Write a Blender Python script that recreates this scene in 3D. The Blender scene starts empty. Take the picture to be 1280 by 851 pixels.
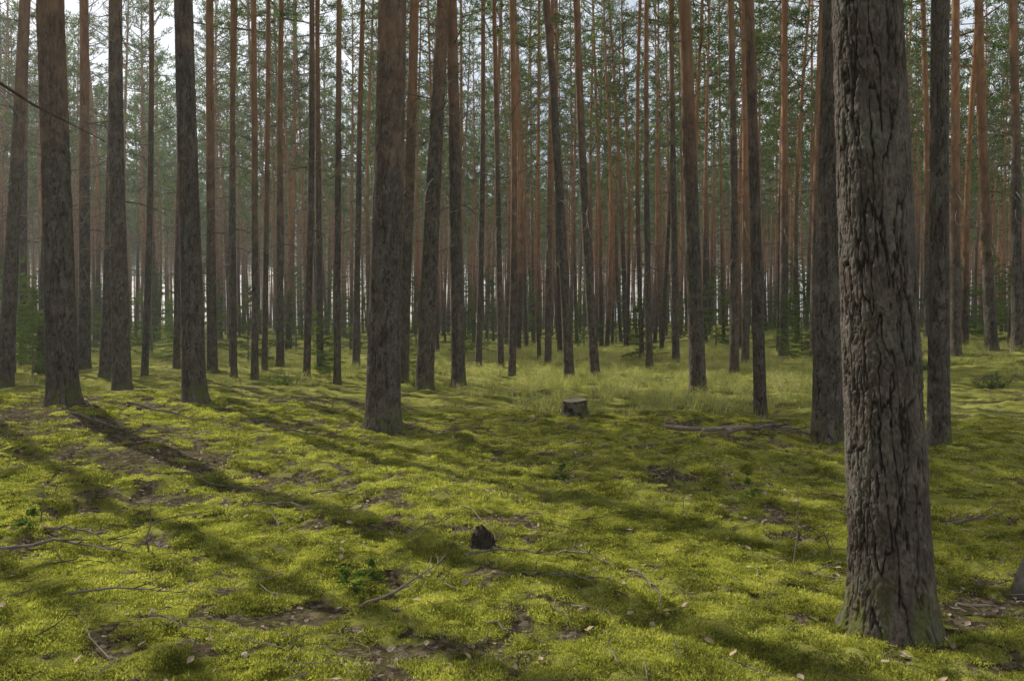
import bpy, math, random
import numpy as np
from mathutils import Vector
scene=bpy.context.scene
COL=scene.collection
SUN_AZ=math.radians(48); SUN_EL=math.radians(37)   # azimuth measured to the left of +Y
sunv=np.array([-math.sin(SUN_AZ)*math.cos(SUN_EL), math.cos(SUN_AZ)*math.cos(SUN_EL), math.sin(SUN_EL)])
HAZE=0.0012
# ---------------------------------------------------------------- noise
def _h(ix,iy,s):
    v=np.sin(ix*127.1+iy*311.7+s*74.7)*43758.5453
    return v-np.floor(v)
def vn(x,y,s=0):
    x=np.asarray(x,float); y=np.asarray(y,float)
    ix=np.floor(x); iy=np.floor(y); fx=x-ix; fy=y-iy
    u=fx*fx*(3-2*fx); v=fy*fy*(3-2*fy)
    a=_h(ix,iy,s); b=_h(ix+1,iy,s); c=_h(ix,iy+1,s); d=_h(ix+1,iy+1,s)
    return (a*(1-u)+b*u)*(1-v)+(c*(1-u)+d*u)*v
def fbm(x,y,s=0,o=4):
    t=0;a=.5;n=0
    for i in range(o):
        t=t+a*vn(x*2**i+i*17.3,y*2**i-i*9.1,s+i); n+=a; a*=.5
    return t/n
def vn3(x,y,z,s=0):
    iz=np.floor(z); f=z-iz; f=f*f*(3-2*f)
    return vn(x+iz*37.17,y+iz*17.71,s)*(1-f)+vn(x+(iz+1)*37.17,y+(iz+1)*17.71,s)*f
def fbm3(x,y,z,s=0,o=3):
    t=0;a=.5;n=0
    for i in range(o):
        t=t+a*vn3(x*2**i+3.3*i,y*2**i-5.1*i,z*2**i,s+i); n+=a; a*=.5
    return t/n
def sstep(a,b,x):
    t=np.clip((x-a)/(b-a),0,1); return t*t*(3-2*t)
# ---------------------------------------------------------------- terrain
def base_h(x,y):
    x=np.asarray(x,float); y=np.asarray(y,float)
    z=.50*np.exp(-((x+6.4)**2/13+(y-11.0)**2/14))
    z=z+.62*sstep(8.5,17,x)*sstep(13,25,y)
    z=z-.18*np.exp(-((x-8)**2/20+(y-10)**2/12))
    far=sstep(20,60,np.hypot(x,y))
    z=z+(fbm(x/7,y/7,3,3)-.5)*(.16+.9*far)*sstep(3,9,np.hypot(x,y))
    return z
LITTER=[(.1,4.75,.8,.35),(-1.8,6.4,1.3,.6),(-5.0,9.3,2.2,1.0),(2.0,3.95,.7,.45),(-3.2,12.2,2.2,1.5),(3.3,10.8,1.8,.7),
        (-.2,5.6,.45,.35),(-1.7,10.5,.9,.6),(-.9,4.2,.5,.2),(-2.6,7.6,1.2,.5),(-2.2,4.9,.6,.3),(3.1,4.3,.9,.4),(-6.5,11,1.9,1.3),(1.6,7.9,1.1,.2),(-3.6,5.2,.6,.3),(-4.0,8.0,1.4,.6),(3.6,6.4,.8,.25),(4.0,9.6,.9,.4)]
def moss_mask(x,y):
    n=.40*fbm(x/1.0,y/.75,11,4)+.60*fbm(x/.15,y/.12,12,3)
    m=n+.03-.025*sstep(0,-3,x)*sstep(5,7,y)*sstep(16,12,y)
    for (a,b,rx,ry) in LITTER:
        m=m-(.125 if b>5.3 else .095)*np.exp(-(((x-a)/rx)**2+((y-b)/ry)**2))
    return sstep(.35,.50,m)
def ground_h(x,y):
    x=np.asarray(x,float); y=np.asarray(y,float)
    m=moss_mask(x,y)
    r=np.hypot(x,y); k=1-sstep(14,45,r)*.5
    z=base_h(x,y)
    z=z+(fbm(x/.9,y/.9,21,3)-.5)*.27*k
    z=z+m*(.012+(fbm(x/.16,y/.16,22,3)-.5)*.09)
    z=z+(1-m)*(fbm(x/.06,y/.06,23,2)-.5)*.03
    return z
def gh(x,y): return float(ground_h(np.array([x]),np.array([y]))[0])
# ---------------------------------------------------------------- mesh helpers
def mesh_from(name,v,f,mats,mi=None,smooth=False):
    me=bpy.data.meshes.new(name); me.from_pydata([tuple(p) for p in v] if not isinstance(v,list) else v,[],f)
    for m in mats: me.materials.append(m)
    if mi is not None: me.polygons.foreach_set('material_index',np.array(mi,dtype=np.int32))
    if smooth: me.polygons.foreach_set('use_smooth',np.ones(len(me.polygons),dtype=bool))
    me.update(); return me
def grid_mesh(name,P,wrap,mats,attrs={}):
    R,C,_=P.shape
    me=bpy.data.meshes.new(name)
    me.vertices.add(R*C); me.vertices.foreach_set('co',P.reshape(-1).astype(np.float32))
    cc=C if wrap else C-1
    i,j=np.meshgrid(np.arange(R-1),np.arange(cc),indexing='ij'); j2=(j+1)%C
    q=np.stack([i*C+j,i*C+j2,(i+1)*C+j2,(i+1)*C+j],-1).reshape(-1,4)
    n=len(q)
    me.loops.add(n*4); me.loops.foreach_set('vertex_index',q.reshape(-1).astype(np.int32))
    me.polygons.add(n); me.polygons.foreach_set('loop_start',(np.arange(n)*4).astype(np.int32))
    me.polygons.foreach_set('use_smooth',np.ones(n,dtype=bool))
    for m in mats: me.materials.append(m)
    for k,a in attrs.items():
        at=me.attributes.new(k,'FLOAT','POINT'); at.data.foreach_set('value',a.reshape(-1).astype(np.float32))
    me.update(calc_edges=True); me.validate(); return me
def obj(name,me,loc=(0,0,0),rot=(0,0,0),parent=None,scale=1):
    o=bpy.data.objects.new(name,me); COL.objects.link(o); o.location=loc; o.rotation_euler=rot
    o.scale=(scale,)*3 if not isinstance(scale,tuple) else scale
    if parent: o.parent=parent
    return o
class B:
    def __init__(s): s.v=[]; s.f=[]; s.m=[]; s.n=0
    def tube(s,pts,rad,sides=5,mat=0,cap=False):
        pts=[np.array(p,float) for p in pts]; n0=s.n
        for i,p in enumerate(pts):
            d=pts[min(i+1,len(pts)-1)]-pts[max(i-1,0)]; d=d/(np.linalg.norm(d)+1e-9)
            a=np.cross(d,[0,0,1.] if abs(d[2])<.8 else [1.,0,0]); a/=np.linalg.norm(a)+1e-9; b=np.cross(d,a)
            for k in range(sides):
                t=2*math.pi*k/sides; q=p+rad[i]*(a*math.cos(t)+b*math.sin(t)); s.v.append((q[0],q[1],q[2]))
        for i in range(len(pts)-1):
            for k in range(sides):
                k2=(k+1)%sides
                s.f.append((n0+i*sides+k,n0+i*sides+k2,n0+(i+1)*sides+k2,n0+(i+1)*sides+k)); s.m.append(mat)
        s.n+=len(pts)*sides
        if cap: s.f.append(tuple(n0+(len(pts)-1)*sides+k for k in range(sides))); s.m.append(mat); s.f.append(tuple(n0+k for k in reversed(range(sides)))); s.m.append(mat)
    def tris(s,A,Bv,C,mat):
        n=len(A); V=np.stack([A,Bv,C],1).reshape(-1,3)
        s.v.extend(map(tuple,V.tolist())); 
        s.f.extend([(s.n+3*i,s.n+3*i+1,s.n+3*i+2) for i in range(n)]); s.m.extend([mat]*n); s.n+=3*n
    def mesh(s,name,mats,smooth=False): return mesh_from(name,s.v,s.f,mats,s.m,smooth)
def needles(b,rng,C,D,ln,wd,mat,spread=.9):
    n=len(C); d=D+rng.normal(0,spread,(n,3)); d/=np.linalg.norm(d,axis=1)[:,None]+1e-9
    r=rng.normal(0,1,(n,3)); s=np.cross(d,r); s/=np.linalg.norm(s,axis=1)[:,None]+1e-9
    L=ln*rng.uniform(.7,1.2,(n,1))
    b.tris(C-s*wd,C+s*wd,C+d*L,mat)
# ---------------------------------------------------------------- materials
def mk(name):
    m=bpy.data.materials.new(name); m.use_nodes=True; nt=m.node_tree; nt.nodes.clear(); return m,nt
def N(nt,t,**k):
    n=nt.nodes.new(t)
    for a,v in k.items(): setattr(n,a,v)
    return n
def noise(nt,vec,scale,detail=4,rough=.6):
    n=N(nt,'ShaderNodeTexNoise'); n.inputs['Scale'].default_value=scale; n.inputs['Detail'].default_value=detail; n.inputs['Roughness'].default_value=rough
    nt.links.new(vec,n.inputs['Vector']); return n.outputs['Fac']
def ramp(nt,fac,stops):
    r=N(nt,'ShaderNodeValToRGB'); e=r.color_ramp.elements
    while len(e)<len(stops): e.new(.5)
    for i,(p,c) in enumerate(stops): e[i].position=p; e[i].color=(*c,1)
    nt.links.new(fac,r.inputs[0]); return r.outputs[0]
def mixc(nt,f,a,b,mode='MIX'):
    m=N(nt,'ShaderNodeMix',data_type='RGBA',blend_type=mode)
    for i,s in ((0,f),(6,a),(7,b)):
        if isinstance(s,(int,float)): m.inputs[i].default_value=s
        elif isinstance(s,tuple): m.inputs[i].default_value=(*s,1)
        else: nt.links.new(s,m.inputs[i])
    return m.outputs[2]
def mapr(nt,v,a,b,c=0,d=1):
    m=N(nt,'ShaderNodeMapRange'); nt.links.new(v,m.inputs[0])
    for i,x in enumerate((a,b,c,d)): m.inputs[i+1].default_value=x
    return m.outputs[0]
def out(nt,col,rough=.9,bump=None,bd=.01,bs=1,transl=None,spec=.2):
    o=N(nt,'ShaderNodeOutputMaterial')
    if spec==0: p=N(nt,'ShaderNodeBsdfDiffuse'); ci=p.inputs['Color']
    else:
        p=N(nt,'ShaderNodeBsdfPrincipled'); p.inputs['Roughness'].default_value=rough
        p.inputs['Specular IOR Level'].default_value=spec; ci=p.inputs['Base Color']
    nt.links.new(col,ci)
    if bump is not None:
        bn=N(nt,'ShaderNodeBump'); bn.inputs['Distance'].default_value=bd; bn.inputs['Strength'].default_value=bs
        nt.links.new(bump,bn.inputs['Height']); nt.links.new(bn.outputs[0],p.inputs['Normal'])
    sh=p.outputs[0]
    if transl:
        t=N(nt,'ShaderNodeBsdfTranslucent'); tc=mixc(nt,1.0,col,transl[1],'MULTIPLY'); nt.links.new(tc,t.inputs[0])
        x=N(nt,'ShaderNodeMixShader'); x.inputs[0].default_value=transl[0]; nt.links.new(sh,x.inputs[1]); nt.links.new(t.outputs[0],x.inputs[2]); sh=x.outputs[0]
    nt.links.new(sh,o.inputs[0])
def bark(name,near):
    m,nt=mk(name); tc=N(nt,'ShaderNodeTexCoord').outputs['Object']; oi=N(nt,'ShaderNodeObjectInfo')
    sep=N(nt,'ShaderNodeSeparateXYZ'); nt.links.new(tc,sep.inputs[0])
    mp=N(nt,'ShaderNodeMapping'); mp.inputs['Scale'].default_value=(1,1,.3); nt.links.new(tc,mp.inputs[0])
    v=mp.outputs[0]
    n1=noise(nt,v,9,3); n3=noise(nt,tc,2.3,3)
    if near:
        n2=noise(nt,v,70,4,.75)
        pl=N(nt,'ShaderNodeAttribute',attribute_name='plate').outputs['Fac']
        cr=N(nt,'ShaderNodeAttribute',attribute_name='cellr').outputs['Fac']
    else:
        n2=noise(nt,v,30,2,.6)
        pl=mapr(nt,n2,.38,.55); cr=n1
    plate=ramp(nt,cr,[(0.1,(.095,.075,.062)),(.5,(.138,.112,.094)),(.9,(.21,.175,.15))])
    plate=mixc(nt,mapr(nt,n2,.35,.65,0,.6),plate,(.072,.057,.047))
    lich=mapr(nt,n3,.50,.66,0,.4 if near else .2); plate=mixc(nt,lich,plate,(.18,.19,.155))
    low=mixc(nt,pl,(.035,.027,.022),plate)
    og=ramp(nt,n1,[(.3,(.25,.125,.068)),(.55,(.40,.21,.115)),(.8,(.50,.31,.19))])
    hz=N(nt,'ShaderNodeMath',operation='ADD'); nt.links.new(sep.outputs[2],hz.inputs[0])
    rr=mapr(nt,oi.outputs['Random'],0,1,-3.5,2.5); nt.links.new(rr,hz.inputs[1])
    h2=N(nt,'ShaderNodeMath',operation='ADD'); nt.links.new(hz.outputs[0],h2.inputs[0]); nt.links.new(mapr(nt,n3,.3,.7,-1.5,1.5),h2.inputs[1])
    up=mapr(nt,h2.outputs[0],4.2 if near else 2.2,10.5 if near else 8.5)
    col=mixc(nt,up,low,og)
    mossy=N(nt,'ShaderNodeMath',operation='MULTIPLY'); nt.links.new(mapr(nt,sep.outputs[2],.35,.0),mossy.inputs[0]); nt.links.new(mapr(nt,n1,.45,.6),mossy.inputs[1])
    col=mixc(nt,mossy.outputs[0],col,(.12,.13,.03))
    if near: out(nt,col,.9,n2,.006,1)
    else: out(nt,col,spec=0)
    return m
M_bark=bark('pine_bark_near',True); M_barkf=bark('pine_bark',False)
def foliage(name,c1,c2,c3,tr=.35,sc=.6,lo=.3,hi=.72,det=1.5,isl=.17):
    m,nt=mk(name); g=N(nt,'ShaderNodeNewGeometry')
    n=noise(nt,g.outputs['Position'],sc,det,.65); a=N(nt,'ShaderNodeMath',operation='ADD'); nt.links.new(n,a.inputs[0])
    nt.links.new(mapr(nt,g.outputs['Random Per Island'],0,1,-isl,isl),a.inputs[1])
    col=ramp(nt,a.outputs[0],[(lo,c1),(.5,c2),(hi,c3)])
    out(nt,col,transl=(tr,(1.25,1.3,.7)),spec=0); return m
M_need=foliage('pine_needles',(.045,.08,.026),(.08,.13,.038),(.15,.20,.06),.5)
M_spr=foliage('spruce_needles',(.05,.09,.025),(.10,.155,.04),(.16,.215,.06),.45)
M_moss=foliage('moss_blades',(.13,.135,.036),(.36,.37,.08),(.62,.60,.18),.45,3.2,.35,.64,4,.14)
M_grass=foliage('grass_blades',(.24,.26,.085),(.43,.43,.18),(.62,.56,.32),.4,1.2)
def simple(name,c1,c2,sc=20,rough=.9,bd=.005):
    m,nt=mk(name); tc=N(nt,'ShaderNodeTexCoord').outputs['Object']; n=noise(nt,tc,sc,4,.65)
    g=N(nt,'ShaderNodeNewGeometry'); a=N(nt,'ShaderNodeMath',operation='ADD'); nt.links.new(n,a.inputs[0]); nt.links.new(mapr(nt,g.outputs['Random Per Island'],0,1,-.25,.25),a.inputs[1])
    out(nt,ramp(nt,a.outputs[0],[(.25,c1),(.75,c2)]),rough,n if bd else None,bd,spec=.2 if bd else 0); return m
M_twig=simple('dead_twig',(.08,.062,.05),(.31,.26,.22),15,bd=0)
M_leaf=simple('dead_leaf',(.14,.08,.045),(.60,.47,.36),8,.7,0)
M_limb=simple('limb_bark',(.12,.07,.045),(.30,.17,.10),10,bd=0)
def ground_mat():
    m,nt=mk('moss_and_litter'); g=N(nt,'ShaderNodeNewGeometry').outputs['Position']
    at=N(nt,'ShaderNodeAttribute',attribute_name='moss').outputs['Fac']
    n1=noise(nt,g,1.3,3); n2=noise(nt,g,14,4,.7); n3=noise(nt,g,90,3,.7); n5=noise(nt,g,2.6,4,.65)
    moss=ramp(nt,n1,[(.3,(.20,.205,.045)),(.5,(.33,.34,.07)),(.7,(.48,.46,.13))])
    moss=mixc(nt,mapr(nt,n5,.50,.34,0,.75),moss,(.13,.13,.036))
    moss=mixc(nt,mapr(nt,n2,.35,.7,0,.5),moss,(.13,.13,.03))
    moss=mixc(nt,mapr(nt,n3,.45,.75,0,.5),moss,(.50,.48,.14))
    vo=N(nt,'ShaderNodeTexVoronoi'); vo.inputs['Scale'].default_value=38; nt.links.new(g,vo.inputs['Vector'])
    s=N(nt,'ShaderNodeSeparateColor'); nt.links.new(vo.outputs['Color'],s.inputs[0])
    lit=ramp(nt,s.outputs[0],[(0,(.07,.05,.036)),(.55,(.14,.104,.076)),(.85,(.27,.20,.15)),(1,(.46,.38,.31))])
    lit=mixc(nt,mapr(nt,n3,.4,.7,0,.7),lit,(.06,.043,.03))
    lit=mixc(nt,mapr(nt,n2,.43,.60,0,.6),lit,(.16,.16,.045))
    a=N(nt,'ShaderNodeMath',operation='ADD'); nt.links.new(at,a.inputs[0]); nt.links.new(mapr(nt,n2,.3,.7,-.55,.55),a.inputs[1])
    f=mapr(nt,a.outputs[0],.25,.7)
    col=mixc(nt,f,lit,moss)
    b=N(nt,'ShaderNodeMath',operation='ADD'); nt.links.new(n2,b.inputs[0]); nt.links.new(n3,b.inputs[1])
    out(nt,col,.95,b.outputs[0],.03,1,spec=0); return m
M_ground=ground_mat()
# ---------------------------------------------------------------- ground sheet
ys=[-150,-80,-40,-20,-10,-5,-2,0,1,1.8]; y=2.3
while y<600: ys.append(y); y+=max(.018,y*.0075)
ys=np.array(ys)
s=np.linspace(-1,1,600); ext=np.array([1.15,1.4,2,3,5,9,16,30,60])
s=np.concatenate([-ext[::-1],s,ext])
w=3.2+.78*np.maximum(ys,0)
X=s[None,:]*w[:,None]; Y=np.repeat(ys[:,None],len(s),1)
Z=ground_h(X,Y)
obj('ground',grid_mesh('ground',np.stack([X,Y,Z],-1),False,[M_ground],{'moss':moss_mask(X,Y)}))
# ---------------------------------------------------------------- trunks
def trunk_mesh(name,R,H,lx,ly,bend,seed,cols,fine,fine_h,mat,flare=.3):
    hs=[-.35]; 
    while hs[-1]<H:
        h=hs[-1]; hs.append(h+(fine if h<fine_h else min(.5,fine+(h-fine_h)*.15)))
    hs=np.array(hs); hs[-1]=H
    th=np.linspace(0,2*math.pi,cols,endpoint=False)
    T,Hh=np.meshgrid(th,hs); hp=np.maximum(Hh,0)
    rng=np.random.default_rng(seed); ph=rng.uniform(0,6.28,4)
    r=R*(1-.10*np.minimum(hp,3)/3-.62*np.clip(hp/H,0,1)**1.2)+.005
    fl=np.exp(-np.maximum(Hh,-.1)/.16)
    r=r*(1+flare*fl*(.75+.3*np.cos(3*T+ph[0])+.2*np.cos(5*T+ph[1])))
    r=r*(1+.025*np.cos(2*T+ph[2]+Hh*.4)+.02*np.cos(3*T+ph[3]-Hh))
    c,sn=np.cos(T)*R,np.sin(T)*R
    n1=fbm3(c/.042,sn/.042,Hh/.26,seed,4)
    n2=fbm3(c/.034+9,sn/.034,Hh/.055,seed+4,4)
    n4=fbm3(c/.07,sn/.07,Hh/.12,seed+9,3)
    f1=sstep(.0,.045,np.abs(n1-.5)); f2=sstep(.0,.035,np.abs(n2-.5))
    fine_n=fbm3(c/.010,sn/.010,Hh/.022,seed+2,3)-.5
    plate=np.clip(f1*(.6+.4*f2)+fine_n*.5,0,1)
    depth=(.016*min(1,R/.18)**.5)*(1-.75*sstep(3,9,hp))
    r=r+depth*(f1*(.7+.3*f2)-.8)+depth*1.0*(n4-.5)*f1+depth*.9*fine_n
    ax=lx*Hh+bend*np.sin(math.pi*np.clip(hp/H,0,1)*1.6); ay=ly*Hh
    P=np.stack([ax+r*np.cos(T),ay+r*np.sin(T),Hh],-1)
    return grid_mesh(name,P,True,[mat],{'plate':plate,'cellr':np.clip((n4-.5)*1.5+(n2-.5)*.8+fine_n*1.2+.5,0,1)})
def dead_twigs(b,rng,axis,rad,h0,h1,n,mat):
    for i in range(n):
        h=rng.uniform(h0,h1); az=rng.uniform(0,6.283); L=rng.uniform(.15,.5) if rng.random()<.5 else rng.uniform(.6,1.7)
        p=np.array(axis(h)); d=np.array([math.cos(az),math.sin(az),rng.uniform(-.35,.35)])
        pts=[p+d*rad(h)*.7]; dd=d.copy()
        for k in range(4): dd=dd+rng.normal(0,.16,3)+np.array([0,0,-.05]); pts.append(pts[-1]+dd/np.linalg.norm(dd)*L/4)
        r0=.007+.007*L; b.tube(pts,[r0,r0*.8,r0*.6,r0*.4,r0*.15],4,mat)
        if L>.6:
            for k in range(4):
                q=pts[rng.integers(1,4)]; e=dd+rng.normal(0,.8,3); e/=np.linalg.norm(e); l=L*rng.uniform(.2,.45)
                b.tube([q,q+e*l*.5+rng.normal(0,.03,3),q+e*l],[r0*.45,r0*.3,.001],3,mat)
def crown(b,rng,h0,h1,maxlen,nl,mt,mn,axis=lambda h:(0,0,h),lod=0):
    L=h1-h0
    for i in range(nl):
        f=(i+rng.uniform(0,1))/nl; h=h0+L*f*.97
        ln=maxlen*max(.2,math.sin(math.pi*(.2+.72*f))**.8)*rng.uniform(.5,1.15)
        el=math.radians(-8+52*f+rng.uniform(-12,14)); az=i*2.4+rng.uniform(-.6,.6)
        d=np.array([math.cos(az)*math.cos(el),math.sin(az)*math.cos(el),math.sin(el)])
        p=np.array(axis(h)); pts=[p]; dd=d.copy()
        for k in range(5): dd=dd+rng.normal(0,.10,3)+np.array([0,0,.05]); dd/=np.linalg.norm(dd); pts.append(pts[-1]+dd*ln/5)
        r0=.012+.014*ln; b.tube(pts,[r0*(1-k*.17) for k in range(6)],4 if lod==0 else 3,mt)
        C=[];D=[]
        nsub=int(4+ln*2.6)
        for k in range(nsub):
            t=.35+.65*(k+rng.random())/nsub; q=t*5; a=min(4,int(q)); q0=pts[a]+(pts[a+1]-pts[a])*(q-a)
            side=np.cross(dd,[0,0,1]); side/=np.linalg.norm(side)+1e-9
            e=dd*.7+side*rng.choice([-1,1])*rng.uniform(.4,1)+np.array([0,0,rng.uniform(-.1,.5)]); e/=np.linalg.norm(e)
            l=ln*.32*rng.uniform(.5,1.1)*(1.25-t*.5)+.1
            q1=q0+e*l*.55+rng.normal(0,.04,3); q2=q1+(e+np.array([0,0,.25]))*l*.45
            if lod==0: b.tube([q0,q2],[.008,.003],3,mt)
            nt_=max(2,int(l*6))
            for j in range(nt_):
                u=.35+.65*(j+rng.random())/nt_; c=q0+(q2-q0)*u+rng.normal(0,.05,3)
                m=int(rng.integers(4,7)) if lod==0 else 2; C.append(np.repeat(c[None],m,0)+rng.normal(0,.05,(m,3))); D.append(np.repeat((e+np.array([0,0,.35]))[None],m,0))
        if C: needles(b,rng,np.concatenate(C),np.concatenate(D),.215 if lod==0 else .35,.0185 if lod==0 else .04,mn,.75)
SRC=bpy.data.collections.new('pine_tree_sources')
for k in range(10):
    lod=0 if k<7 else 1
    rng=np.random.default_rng(100+k); H=rng.uniform(20.5,25.5); R=rng.uniform(.085,.14); bd=rng.uniform(-.35,.35); hc=H*rng.uniform(.44,.62)
    ax=lambda h:(bd*math.sin(math.pi*h/H*1.6)+.0,.4*bd*math.sin(math.pi*h/H),h)
    rad=lambda h:R*(1-.7*h/H)
    b=B(); hs=[-.4,0,.15,.5]+list(np.linspace(1.2,H,26 if lod==0 else 12))
    b.tube([ax(h) for h in hs],[(R*(1+.35*math.exp(-max(h,0)/.2)))*(1-.75*(max(h,0)/H)**1.15)+.004 for h in hs],10 if lod==0 else 7,0)
    nsm=len(b.f)
    dead_twigs(b,rng,ax,rad,hc*.25,hc,42 if lod==0 else 10,1)
    crown(b,rng,hc,H+.2,2.3,40,2,3,ax,lod)
    me=b.mesh('pine_variant',[M_barkf,M_twig,M_limb,M_need])
    me.polygons.foreach_set('use_smooth',np.array([i<nsm for i in range(len(me.polygons))],dtype=bool))
    SRC.objects.link(bpy.data.objects.new('pine_variant',me))
def scatter(name,pts,rots,scales,coll,idx):
    me=bpy.data.meshes.new(name); me.from_pydata([tuple(map(float,p)) for p in pts],[],[])
    a=me.attributes.new('irot','FLOAT_VECTOR','POINT'); a.data.foreach_set('vector',np.asarray(rots,dtype=np.float32).reshape(-1))
    a=me.attributes.new('iscale','FLOAT','POINT'); a.data.foreach_set('value',np.asarray(scales,dtype=np.float32))
    a=me.attributes.new('iidx','INT','POINT'); a.data.foreach_set('value',np.asarray(idx,dtype=np.int32))
    o=obj(name,me); ng=bpy.data.node_groups.new(name+'_gn','GeometryNodeTree')
    ng.interface.new_socket('Geometry',in_out='INPUT',socket_type='NodeSocketGeometry'); ng.interface.new_socket('Geometry',in_out='OUTPUT',socket_type='NodeSocketGeometry')
    gi=ng.nodes.new('NodeGroupInput'); go=ng.nodes.new('NodeGroupOutput'); ip=ng.nodes.new('GeometryNodeInstanceOnPoints')
    ci=ng.nodes.new('GeometryNodeCollectionInfo'); ci.inputs['Collection'].default_value=coll; ci.inputs['Separate Children'].default_value=True; ci.inputs['Reset Children'].default_value=True
    def na(n,t):
        x=ng.nodes.new('GeometryNodeInputNamedAttribute'); x.data_type=t; x.inputs[0].default_value=n; return x.outputs[0]
    Lk=ng.links.new
    Lk(gi.outputs[0],ip.inputs['Points']); Lk(ci.outputs[0],ip.inputs['Instance']); ip.inputs['Pick Instance'].default_value=True
    Lk(na('iidx','INT'),ip.inputs['Instance Index']); Lk(na('irot','FLOAT_VECTOR'),ip.inputs['Rotation']); Lk(na('iscale','FLOAT'),ip.inputs['Scale']); Lk(ip.outputs[0],go.inputs[0])
    md=o.modifiers.new('scatter','NODES'); md.node_group=ng; return o
# surveyed trees: bearing (x/960 of distance), distance, diameter, drift of the top, height, mesh class
T=[ (482,4.0,.355,-36,24,0),(395,10.4,.37,10,24,1),(-162,10.6,.43,12,25,1),(-398,11.5,.30,-13,24,1),(-562,10.2,.35,-18,25,1),
 (535,10.6,.26,3,23,1),(233,16.7,.32,-18,24,1),(312,12.8,.185,-14,20,1),
 (-635,18,.30,23,23,2),(-488,17,.35,-2,23,2),(-508,21,.33,5,24,2),(-535,24,.34,0,24,2),(-110,18,.38,25,24,2),(-67,18.5,.31,-8,24,2),
 (-138,20,.30,13,24,2),(72,21,.26,-32,23,2),(104,22,.26,-19,23,2),(600,25,.34,-12,24,2),(632,24,.30,-4,24,2),(278,22,.24,-8,23,2),
 (292,26,.24,-2,23,2),(0,22,.20,-3,22,2),(-219,19,.16,3,21,2),(-257,21,.18,4,22,2),(-322,20,.17,-2,22,2),(-375,23,.28,-3,23,2),(340,30,.33,0,24,2),
 (378,29,.30,12,24,2),(555,24,.29,4,24,2),(172,25,.20,-3,22,2),(-460,22,.17,3,22,2),(-348,21,.16,0,22,2),(-42,26,.20,5,22,2),(520,33,.30,-4,24,2),
 (45,27,.22,6,22,2),(205,27,.24,-6,23,2),(-195,26,.22,8,23,2),(-290,26,.24,3,23,2),(-590,23,.26,6,23,2),(440,23,.28,6,23,2),(-14,25,.19,-9,22,2),
 (-420,25,.20,6,22,2),(-570,20,.18,-5,21,2),(-350,25.5,.2,4,22,2),(-240,24,.19,-4,22,2),(-612,26,.22,3,23,2),(-310,23.5,.16,5,21,2)]
crowns=[]
for k in range(4):
    rng=np.random.default_rng(200+k); b=B(); dead_twigs(b,rng,lambda h:(0,0,h),lambda h:.1,(7.0 if k<2 else 3.2),11.5,(18 if k<2 else 44),0); crown(b,rng,12,23.6,2.5,44,1,2)
    crowns.append(b.mesh('crown',[M_twig,M_limb,M_need]))
hand=[]
for i,(t,d,D,dr,H,res) in enumerate(T):
    x=t/960*d; yv=d; z=gh(x,yv)
    lx=(dr-t*.014)*d/960/(1.6+.417*d); rng=np.random.default_rng(300+i); ly=rng.uniform(-.01,.01)
    cols,fine,fh=[(380,.006,3.6),(130,.016,6.5),(44,.05,9)][res]
    me=trunk_mesh('trunk',D/2*1.06,H,lx,ly,rng.uniform(-.12,.12) if res==2 else 0,i+1,cols,fine,fh,M_bark,flare=.4 if i==0 else .3)
    e=bpy.data.objects.new('pine_tree',None); COL.objects.link(e); e.location=(x,yv,z)
    obj('trunk',me,parent=e)
    cs=.45+1.5*D; obj('crown',crowns[i%2 if res<2 else 2+i%2],parent=e,rot=(0,math.atan(lx),0),scale=(min(cs,1.0),min(cs,1.0),H/24))
    hand.append((x,yv))
hand=np.array(hand)
# distant mass of pines
rng=np.random.default_rng(7)
LIT=[(-2.9,9.4,1.3,7.3,.5),(.5,12,3.8,7.4,.85),(1,22,8,14,2.2),(-4.6,6.5,-3.4,5.8,.2),(-4,18,-1,14,1.2)]
samp=[]
for (x0,y0,x1,y1,wd) in LIT:
    for t in np.linspace(0,1,7): samp.append((x0+(x1-x0)*t,y0+(y1-y0)*t,wd))
samp=np.array(samp)
pts=[];rots=[];scs=[];idx=[]
k1=1/math.tan(SUN_EL)
cand=[]
for gx in np.arange(-135,135,3.7):
    for gy in np.arange(-22,190,3.7): cand.append((gx+rng.uniform(0,3.6),gy+rng.uniform(0,3.6)))
for gx in np.arange(-25,-8,3.0):      # extra pines added out of view on the left to shade the foreground
    for gy in np.arange(4,25,3.0): cand.append((gx+rng.uniform(0,2.4),gy+rng.uniform(0,2.4)))
for (x,yv) in cand:
        if rng.random()<.04: continue
        if abs(x)<.70*yv+.8 and yv<27: continue
        if x>.75*yv+20 or x<-.75*yv-42: continue
        rr_=math.hypot(x,yv)
        if rr_<4.5: continue
        if np.min(np.hypot(hand[:,0]-x,hand[:,1]-yv))<2: continue
        bad=False   # canopy gaps cut along the sun direction to keep the LIT bands sunlit
        for zc in (10.5,13,15.5,18,20.5,23):
            sx=x+math.sin(SUN_AZ)*zc*k1; sy=yv-math.cos(SUN_AZ)*zc*k1
            if np.any(np.hypot(samp[:,0]-sx,samp[:,1]-sy)<samp[:,2]+1.4): bad=True;break
        if bad: continue
        pts.append((x,yv,0)); rots.append((rng.normal(0,.016),rng.normal(0,.018),rng.uniform(0,6.28))); scs.append(rng.uniform(.78,1.14)); idx.append(int(rng.integers(0,7)) if rr_<58 else int(rng.integers(7,10)))
P=np.array(pts); P[:,2]=ground_h(P[:,0],P[:,1])-.05
scatter('distant_pine_forest',P,rots,scs,SRC,idx)
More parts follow.
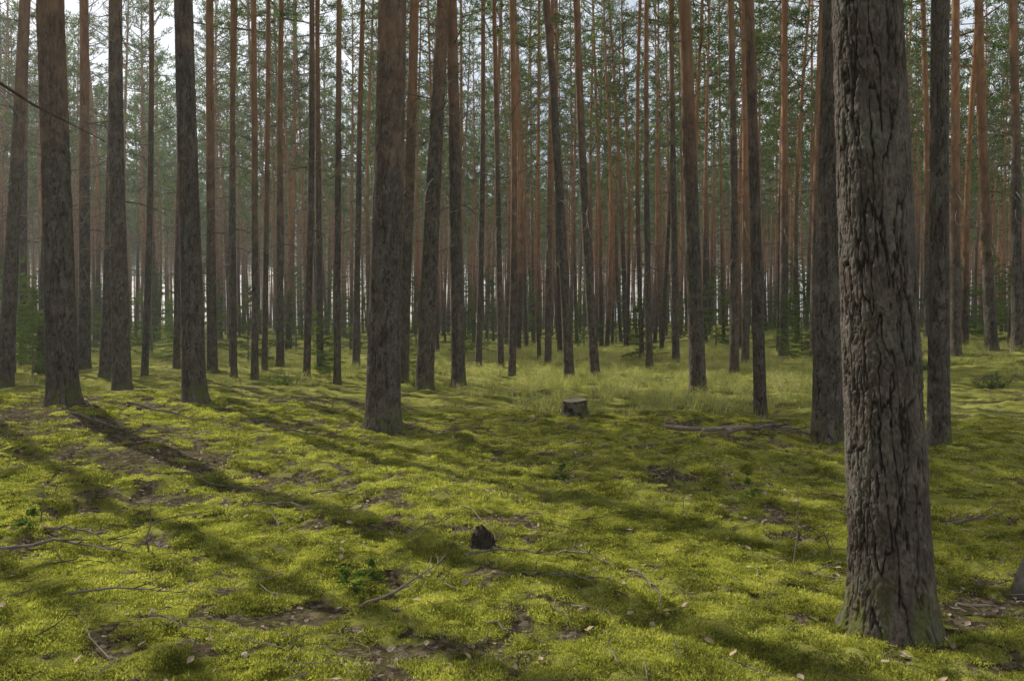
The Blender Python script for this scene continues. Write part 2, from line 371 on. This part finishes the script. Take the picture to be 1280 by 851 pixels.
# ---------------------------------------------------------------- young spruces and bushes
def spruce_mesh(seed,H,bushy=.42):
    rng=np.random.default_rng(seed); b=B(); b.tube([(0,0,-.1),(0,0,H*.5),(0,0,H)],[.02*H/2,.012*H/2,.003],6,0)
    C=[];D=[]
    n=int(26*H)
    for i in range(n):
        f=(i+rng.random())/n; h=H*(.06+.93*f); ln=H*bushy*(1-f)**.8*rng.uniform(.6,1.1)+.05; az=rng.uniform(0,6.283)
        d=np.array([math.cos(az),math.sin(az),rng.uniform(-.25,.2)+f*.4]); p0=np.array([0,0,h]); p1=p0+d*ln*.6; p2=p0+d*ln+np.array([0,0,-.05*ln])
        b.tube([p0,p1,p2],[.006,.004,.002],3,0)
        m=int(20+ln*130); t=rng.uniform(.15,1,(m,1)); c=p0+(p2-p0)*t; side=np.cross(d,[0,0,1]); c=c+side*rng.normal(0,.13,(m,1))*ln*(1.1-t)+rng.normal(0,.015,(m,3))
        C.append(c); D.append(np.repeat(d[None],m,0))
    needles(b,rng,np.concatenate(C),np.concatenate(D),.07,.009,1,.6)
    return b.mesh('young_spruce',[M_twig,M_spr])
SP=[spruce_mesh(i,h) for i,h in enumerate((1.6,2.4,3.2))]
for (u,d,k,sc) in [(-242,24,1,.9),(-228,22,0,.8),(-600,20,1,1.0),(-622,22,2,1.1),(-590,25,2,1.0),(345,28,2,.8),(362,30,2,1.0),(-150,27,1,1),(-128,22,0,.7),(160,29,1,1),(560,34,2,1.1),(-420,28,2,.9),(-60,34,2,1.1),(-330,28,1,1.2),(620,30,2,1.0),(255,38,2,1.3),(-500,32,2,1.2),
    (410,31,2,1.0),(455,29,1,1.1),(300,46,2,1.5),(350,50,2,1.7),(200,50,2,1.5),(90,42,2,1.2),(20,48,2,1.5),(-120,46,2,1.4),(-190,38,2,1.2),(-270,40,2,1.4),(-380,36,2,1.4),(-450,37,2,1.4),(-560,38,2,1.6),(480,42,2,1.6),(540,46,2,1.6),(600,42,2,1.5),(-640,27,2,1.2),(430,52,2,1.9),(130,58,2,1.9),(-30,60,2,1.9),(-220,55,2,1.8)]:
    x=u/960*d; obj('young_spruce',SP[k],(x,d,gh(x,d)-.03),(0,0,u*.7),scale=sc)
def bush_mesh(seed):
    rng=np.random.default_rng(seed); b=B(); C=[];D=[]
    for i in range(40):
        az=rng.uniform(0,6.283); d=np.array([math.cos(az)*.7,math.sin(az)*.7,rng.uniform(.35,1.2)]); ln=rng.uniform(.25,.6)
        p0=np.array([rng.normal(0,.22),rng.normal(0,.2),0]); p1=p0+d*ln; b.tube([p0,p1],[.006,.002],3,0)
        m=60; t=rng.uniform(.2,1,(m,1)); C.append(p0+(p1-p0)*t+rng.normal(0,.03,(m,3))); D.append(np.repeat(d[None],m,0))
    needles(b,rng,np.concatenate(C),np.concatenate(D),.05,.006,1,.7); return b.mesh('juniper_bush',[M_twig,M_spr])
BU=[bush_mesh(5),bush_mesh(6)]
for j,(u,d,sc) in enumerate([(-290,18.5,.75),(-115,18.6,.6),(520,22,.9),(600,18,.8)]):
    x=u/960*d; obj('juniper_bush',BU[j%2],(x,d,gh(x,d)-.03),(0,0,j),scale=sc)
# ---------------------------------------------------------------- moss, grass, leaves
def rand_wedge(rng,n,y0,y1,marg=.74):
    yv=np.sqrt(rng.uniform(y0**2,y1**2,n)); x=rng.uniform(-1,1,n)*(marg*yv+.6); return x,yv
MC=bpy.data.collections.new('moss_sources')
for k in range(5):
    rng=np.random.default_rng(400+k); b=B(); n=260; r=.085*np.sqrt(rng.random(n)); a=rng.uniform(0,6.28,n)
    C=np.stack([r*np.cos(a),r*np.sin(a),.012*np.cos(r/.085*1.5)-.01+rng.uniform(-.004,.004,n)],1)
    D=np.stack([np.cos(a)*r*9,np.sin(a)*r*9,np.full(n,1.0)],1); needles(b,rng,C,D,.016,.003,0,.65)
    MC.objects.link(bpy.data.objects.new('moss_clump',b.mesh('moss_clump',[M_moss])))
rng=np.random.default_rng(31)
xs=[];yy=[];ss=[]
for (n,y0,y1,sc) in ((9500,2.6,6.5,.95),(9000,6.5,13,1.3)):
    x,yv=rand_wedge(rng,n,y0,y1); m=moss_mask(x,yv)>.25+.5*rng.random(n); xs.append(x[m]); yy.append(yv[m]); ss.append(sc*rng.uniform(.5,1.35,m.sum()))
x=np.concatenate(xs); yv=np.concatenate(yy); sc=np.concatenate(ss)
scatter('moss_carpet',np.stack([x,yv,ground_h(x,yv)],1),np.stack([rng.normal(0,.2,len(x)),rng.normal(0,.2,len(x)),rng.uniform(0,6.28,len(x))],1),sc,MC,rng.integers(0,5,len(x)))
GC=bpy.data.collections.new('grass_sources')
for k in range(4):
    rng=np.random.default_rng(500+k); b=B()
    for i in range(45):
        p=np.array([rng.normal(0,.09),rng.normal(0,.09),-.01]); d=np.array([rng.normal(0,.35),rng.normal(0,.35),1]); L=rng.uniform(.12,.34)
        s=np.array([rng.normal(),rng.normal(),0]); s/=np.linalg.norm(s); w_=.0032
        p1=p+d*L*.55; dr=np.array([d[0],d[1],0])*1.2; p2=p+d*L*.85+dr*L*.5+np.array([0,0,-.1*L])
        b.tris((p-s*w_)[None],(p+s*w_)[None],(p1+s*w_*.8)[None],0); b.tris((p-s*w_)[None],(p1+s*w_*.8)[None],(p1-s*w_*.8)[None],0); b.tris((p1-s*w_*.8)[None],(p1+s*w_*.8)[None],p2[None],0)
    GC.objects.link(bpy.data.objects.new('grass_tuft',b.mesh('grass_tuft',[M_grass])))
rng=np.random.default_rng(51)
n=11000; x,yv=rand_wedge(rng,n,11,48)
t=x/yv; w_=np.exp(-((t-.22)/.22)**2)*sstep(11.5,15,yv)*(1-sstep(26,48,yv)*.5)+.22*sstep(15,24,yv); w_=w_*sstep(.32,.58,fbm(x/2.2,yv/2.2,77,3)+.08)
m=rng.random(n)<w_*1.3; x=x[m]; yv=yv[m]
scatter('grass',np.stack([x,yv,ground_h(x,yv)],1),np.stack([0*x,0*x,rng.uniform(0,6.28,len(x))],1),rng.uniform(.6,1.35,len(x)),GC,rng.integers(0,4,len(x)))
LC=bpy.data.collections.new('leaf_sources')
for k in range(5):
    rng=np.random.default_rng(600+k); L=.03; Wd=.016
    prof=[0,.7,1,.75,0]; rows=[]
    for i,pf in enumerate(prof):
        xx=(i/4-.5)*2*L; zz=.012*(i/4-.5)**2*rng.uniform(-1,2); rows.append([(xx,-Wd*pf,zz+.006*pf*rng.uniform(.3,1)),(xx,0,zz),(xx,Wd*pf,zz+.006*pf*rng.uniform(.3,1.4))])
    v=[p for r in rows for p in r]; f=[]
    for i in range(4):
        for j in range(2): f.append((i*3+j,i*3+j+1,(i+1)*3+j+1,(i+1)*3+j))
    LC.objects.link(bpy.data.objects.new('dead_leaf',mesh_from('dead_leaf',v,f,[M_leaf],None,True)))
rng=np.random.default_rng(61); n=15000; x,yv=rand_wedge(rng,n,2.8,14)
mm=moss_mask(x,yv); m=rng.random(n)<np.where(mm<.7,.45,.13); x=x[m]; yv=yv[m]; mm=mm[m]
scatter('leaf_litter',np.stack([x,yv,ground_h(x,yv)+.012+.016*mm],1),np.stack([rng.normal(0,.4,len(x)),rng.normal(0,.4,len(x)),rng.uniform(0,6.28,len(x))],1),rng.uniform(.25,1.05,len(x)),LC,rng.integers(0,5,len(x)))
rng=np.random.default_rng(71); b=B(); n=6400; x,yv=rand_wedge(rng,n,2.8,14); mm=moss_mask(x,yv)
for i in range(n):
    if rng.random()>(.42 if mm[i]<.6 else .20): continue
    L=rng.uniform(.05,.35)*(1 if rng.random()<.86 else 2.4); a=rng.uniform(0,6.28); p=[]; 
    for k in range(4):
        px=x[i]+math.cos(a)*L*k/3; py=yv[i]+math.sin(a)*L*k/3; a+=rng.normal(0,.18); p.append((px,py))
    pa=np.array(p); zz=ground_h(pa[:,0],pa[:,1])+.018+.016*mm[i]+rng.uniform(0,.02,4); r=rng.uniform(.0015,.0048)
    b.tube([(p[k][0],p[k][1],zz[k]) for k in range(4)],[r,r*.9,r*.7,r*.3],4,0)
obj('fallen_twigs',b.mesh('fallen_twigs',[M_twig]))
def branch(u0,d0,u1,d1,r,sd,lift=.03,nb=6):
    rng=np.random.default_rng(sd); x0=u0/960*d0; x1=u1/960*d1; b=B(); n=9; pts=[]
    for k in range(n):
        f=k/(n-1); xx=x0+(x1-x0)*f+rng.normal(0,.015); yy_=d0+(d1-d0)*f+rng.normal(0,.015); pts.append(np.array([xx,yy_,gh(xx,yy_)+r+.015+lift*math.sin(f*3.1)+rng.uniform(0,.01)]))
    b.tube(pts,[r*(1-.75*k/(n-1)) for k in range(n)],7,0,True)
    dr=(pts[-1]-pts[0]); Ln=np.linalg.norm(dr); dr/=Ln
    for k in range(nb):
        q=pts[rng.integers(2,8)]; e=dr+rng.normal(0,.5,3); e[2]=abs(e[2])*.5; e/=np.linalg.norm(e); l=Ln*rng.uniform(.12,.35)
        b.tube([q,q+e*l*.5,q+e*l+rng.normal(0,.02,3)],[r*.45,r*.3,r*.1],5,0)
    obj('fallen_branch',b.mesh('fallen_branch',[M_twig]))
for a in [(-195,4.25,-80,4.9,.011,1),(-60,5.0,60,5.1,.010,2),(50,5.3,130,4.7,.009,3),(150,4.7,200,4.0,.008,4),(-640,5.2,-480,5.0,.014,5),(-600,5.7,-500,5.3,.012,6),
          (-560,4.2,-400,4.4,.008,7),(190,11.3,400,10.7,.035,8),(240,11.0,350,11.4,.03,9),(-480,10.4,-380,10.0,.02,10),(-310,9.8,-210,9.6,.018,11),(-560,9.4,-420,8.8,.014,12),
          (520,6.2,620,6.4,.012,13),(-60,10.8,20,9.8,.014,14),(420,5.0,360,4.6,.007,15),(-30,3.9,40,3.7,.006,16),(-460,3.9,-380,3.6,.006,17),(560,4.3,640,4.1,.012,18),(270,10.6,330,10.9,.05,19),(-300,12,-200,11.6,.02,20),
          (-330,6.4,-250,5.9,.008,21),(-250,6.8,-180,6.5,.009,22),(-420,7.4,-330,7.1,.012,23),(40,4.5,110,4.3,.006,24),(-130,5.3,-70,5.9,.007,25)]: branch(*a)
# ---------------------------------------------------------------- stumps
def stump_wood():
    m,nt=mk('cut_wood'); tc=N(nt,'ShaderNodeTexCoord').outputs['Object']; w_=N(nt,'ShaderNodeTexWave',wave_type='RINGS',rings_direction='Z'); w_.inputs['Scale'].default_value=16; w_.inputs['Distortion'].default_value=2; nt.links.new(tc,w_.inputs[0])
    c=ramp(nt,w_.outputs[1],[(0,(.26,.21,.13)),(1,(.42,.35,.24))]); c=mixc(nt,mapr(nt,noise(nt,tc,9,4),.4,.7,0,.6),c,(.16,.15,.08)); out(nt,c,.85,w_.outputs[1],.003); return m
M_cut=stump_wood()
def stump(u,d,R,H,seed):
    x=u/960*d; z=gh(x,d); e=bpy.data.objects.new('tree_stump',None); COL.objects.link(e); e.location=(x,d,z)
    th=np.linspace(0,2*math.pi,80,endpoint=False); hs=np.linspace(-.1,H,30)
    Tt,Hh=np.meshgrid(th,hs); r=R*(1+.3*np.exp(-np.maximum(Hh,0)/.07)*(.7+.5*np.cos(4*Tt+1)))*(1+.04*np.cos(3*Tt))
    pl=sstep(.3,.6,fbm(Tt/6.283*24,Hh*14,seed,3)); r=r+.014*(pl-.5)
    P=np.stack([r*np.cos(Tt),r*np.sin(Tt),Hh+.02*np.sin(Tt+.7)*np.clip(Hh/H,0,1)],-1)
    obj('stump_bark',grid_mesh('stump_bark',P,True,[M_bark],{'plate':pl,'cellr':pl*.6+.2}),parent=e)
    rr=np.linspace(.001,1,14); G,Tc=np.meshgrid(rr,th,indexing='ij'); rt=R*(1+.04*np.cos(3*Tc))*.985*G
    zt=H+.02*np.sin(Tc+.7)*G-.004+.012*(fbm(G*5+3,np.cos(Tc)*3+3,seed,2)-.5)*(1-G)
    obj('cut_face',grid_mesh('cut_face',np.stack([rt*np.cos(Tc),rt*np.sin(Tc),zt],-1),True,[M_cut]),parent=e)
stump(78,12.6,.20,.29,3)
M_rot=simple('rotten_wood',(.014,.012,.010),(.08,.06,.045),30,.95,.02)
x,d=-38/960*5.35,5.35
e=bpy.data.objects.new('rotten_stump',None); COL.objects.link(e); e.location=(x,d,gh(x,d))
th=np.linspace(0,2*math.pi,64,endpoint=False); hs=np.linspace(-.06,1,22); Tt,Hh=np.meshgrid(th,hs)
top=.04+.13*fbm(np.cos(Tt)*1.3+5,np.sin(Tt)*1.3+5,9,3)+.03*(np.cos(Tt-1)>.3)
r=.08*(1+.7*np.exp(-np.maximum(Hh,0)*3.5))*(1+.3*(fbm(np.cos(Tt)*3,np.sin(Tt)*3+Hh*.8,4,3)-.5))
P=np.stack([r*np.cos(Tt),r*np.sin(Tt),Hh*top],-1); P2=P[-1:]*np.array([.55,.55,1.0])-np.array([0,0,.05]); P3=P[-1:]*np.array([.01,.01,.6])-np.array([0,0,.03])
obj('decayed_wood',grid_mesh('decayed_wood',np.concatenate([P,P2,P3]),True,[M_rot]),parent=e)
b=B(); rng=np.random.default_rng(8)
for k in range(16):
    a=rng.uniform(0,6.28); r0=rng.uniform(.08,.3); l=rng.uniform(.05,.13); q=np.array([r0*math.cos(a),r0*math.sin(a),.02]); dd=np.array([rng.normal(),rng.normal(),rng.uniform(0,.4)]); dd/=np.linalg.norm(dd)
    b.tube([q-dd*l*.5,q,q+dd*l*.5],[.006,.016,.005],5,0,True)
obj('wood_fragments',b.mesh('wood_fragments',[M_rot]),parent=e)
d=4.45; x=636/960*d+.1; b=B(); b.tube([(x-.06,d,gh(x,d)-.05),(x-.03,d,gh(x,d)+.12),(x+.04,d,gh(x,d)+.32),(x+.1,d+.02,gh(x,d)+.55)],[.075,.055,.045,.02],14,0,True)
obj('broken_snag',b.mesh('broken_snag',[simple('weathered_wood',(.14,.12,.10),(.34,.31,.27),25)],True))
def sapling(u,d,H,sd):
    x=u/960*d; z=gh(x,d); rng=np.random.default_rng(sd); b=B(); p=[np.array([0,0,-.03])]
    for k in range(7): p.append(p[-1]+np.array([rng.normal(.002,.012),rng.normal(0,.01),(H+.03)/7]))
    b.tube(p,[.006,.006,.005,.005,.004,.003,.002,.001],5,0)
    for k in range(9):
        q=p[rng.integers(2,7)]; e=np.array([rng.normal(),rng.normal(),rng.uniform(0,.9)]); e/=np.linalg.norm(e); b.tube([q,q+e*.05,q+e*rng.uniform(.08,.16)],[.003,.002,.0008],3,0)
    obj('dead_sapling',b.mesh('dead_sapling',[M_twig]),(x,d,z))
sapling(355,5.0,.58,1); sapling(-458,5.1,.5,2); sapling(-340,12.2,.4,3); sapling(398,5.2,.22,4); sapling(-590,6.0,.35,5)
seed_m=spruce_mesh(40,.22,.5)
for k,(u,d) in enumerate([(-205,4.6),(-180,4.75),(-610,5.6),(60,7.5),(300,6.6)]):
    x=u/960*d; obj('pine_seedling',seed_m,(x,d,gh(x,d)),(0,0,k),scale=.7)
d=3.46; x=-338/960*d; z=gh(x,d)+.012; b=B()
b.tube([(0,0,-.03),(0,0,.02)],[.006,.005],10,0); b.tube([(0,0,.018),(0,0,.02),(0,0,.026),(0,0,.032),(0,0,.035)],[.004,.016,.014,.009,.001],16,0)
obj('mushroom',b.mesh('mushroom',[simple('mushroom_cap',(.45,.4,.32),(.65,.6,.5),30)],True),(x,d,z))
# ---------------------------------------------------------------- morning haze in the forest air
if HAZE>0:
    V=[(sx,sy,sz) for sx in (-220,220) for sy in (-60,260) for sz in (-3,30)]
    F=[(0,1,3,2),(4,6,7,5),(0,4,5,1),(2,3,7,6),(0,2,6,4),(1,5,7,3)]
    m,nt=mk('thin_mist'); o=N(nt,'ShaderNodeOutputMaterial'); vs=N(nt,'ShaderNodeVolumeScatter'); vs.inputs['Density'].default_value=HAZE; vs.inputs['Anisotropy'].default_value=.5; vs.inputs['Color'].default_value=(.93,.97,1,1)
    nt.links.new(vs.outputs[0],o.inputs['Volume']); obj('mist',mesh_from('mist',V,F,[m]))
# ---------------------------------------------------------------- light
w=bpy.data.worlds.new('World'); scene.world=w; w.use_nodes=True; nt=w.node_tree; nt.nodes.clear()
sky=nt.nodes.new('ShaderNodeTexSky'); sky.sky_type='NISHITA'; sky.sun_disc=False; sky.sun_elevation=SUN_EL; sky.sun_rotation=2*math.pi-SUN_AZ; sky.dust_density=1.5
tcw=nt.nodes.new('ShaderNodeTexCoord'); cn=noise(nt,tcw.outputs['Generated'],2.2,5)
mx=mixc(nt,mapr(nt,cn,.36,.62,.15,.9),sky.outputs[0],(10.5,10.9,11.2))
bg=nt.nodes.new('ShaderNodeBackground'); bg.inputs[1].default_value=.115; ow=nt.nodes.new('ShaderNodeOutputWorld')
nt.links.new(mx,bg.inputs[0]); nt.links.new(bg.outputs[0],ow.inputs[0])
L=bpy.data.lights.new('sun','SUN'); L.energy=5; L.angle=math.radians(.5); L.color=(1,.96,.86)
lo=bpy.data.objects.new('sun',L); COL.objects.link(lo); lo.rotation_euler=Vector(tuple(sunv)).to_track_quat('Z','Y').to_euler()
cam=bpy.data.cameras.new('camera'); co=bpy.data.objects.new('camera',cam); COL.objects.link(co)
cam.lens=27; cam.sensor_width=36; cam.clip_end=2000; cam.clip_start=.05
co.location=(0,0,1.6+float(base_h(0.,0.))); co.rotation_euler=(math.radians(90-1.52),0,0); scene.camera=co
scene.view_settings.view_transform='Standard'; scene.view_settings.look='None'; scene.view_settings.exposure=0
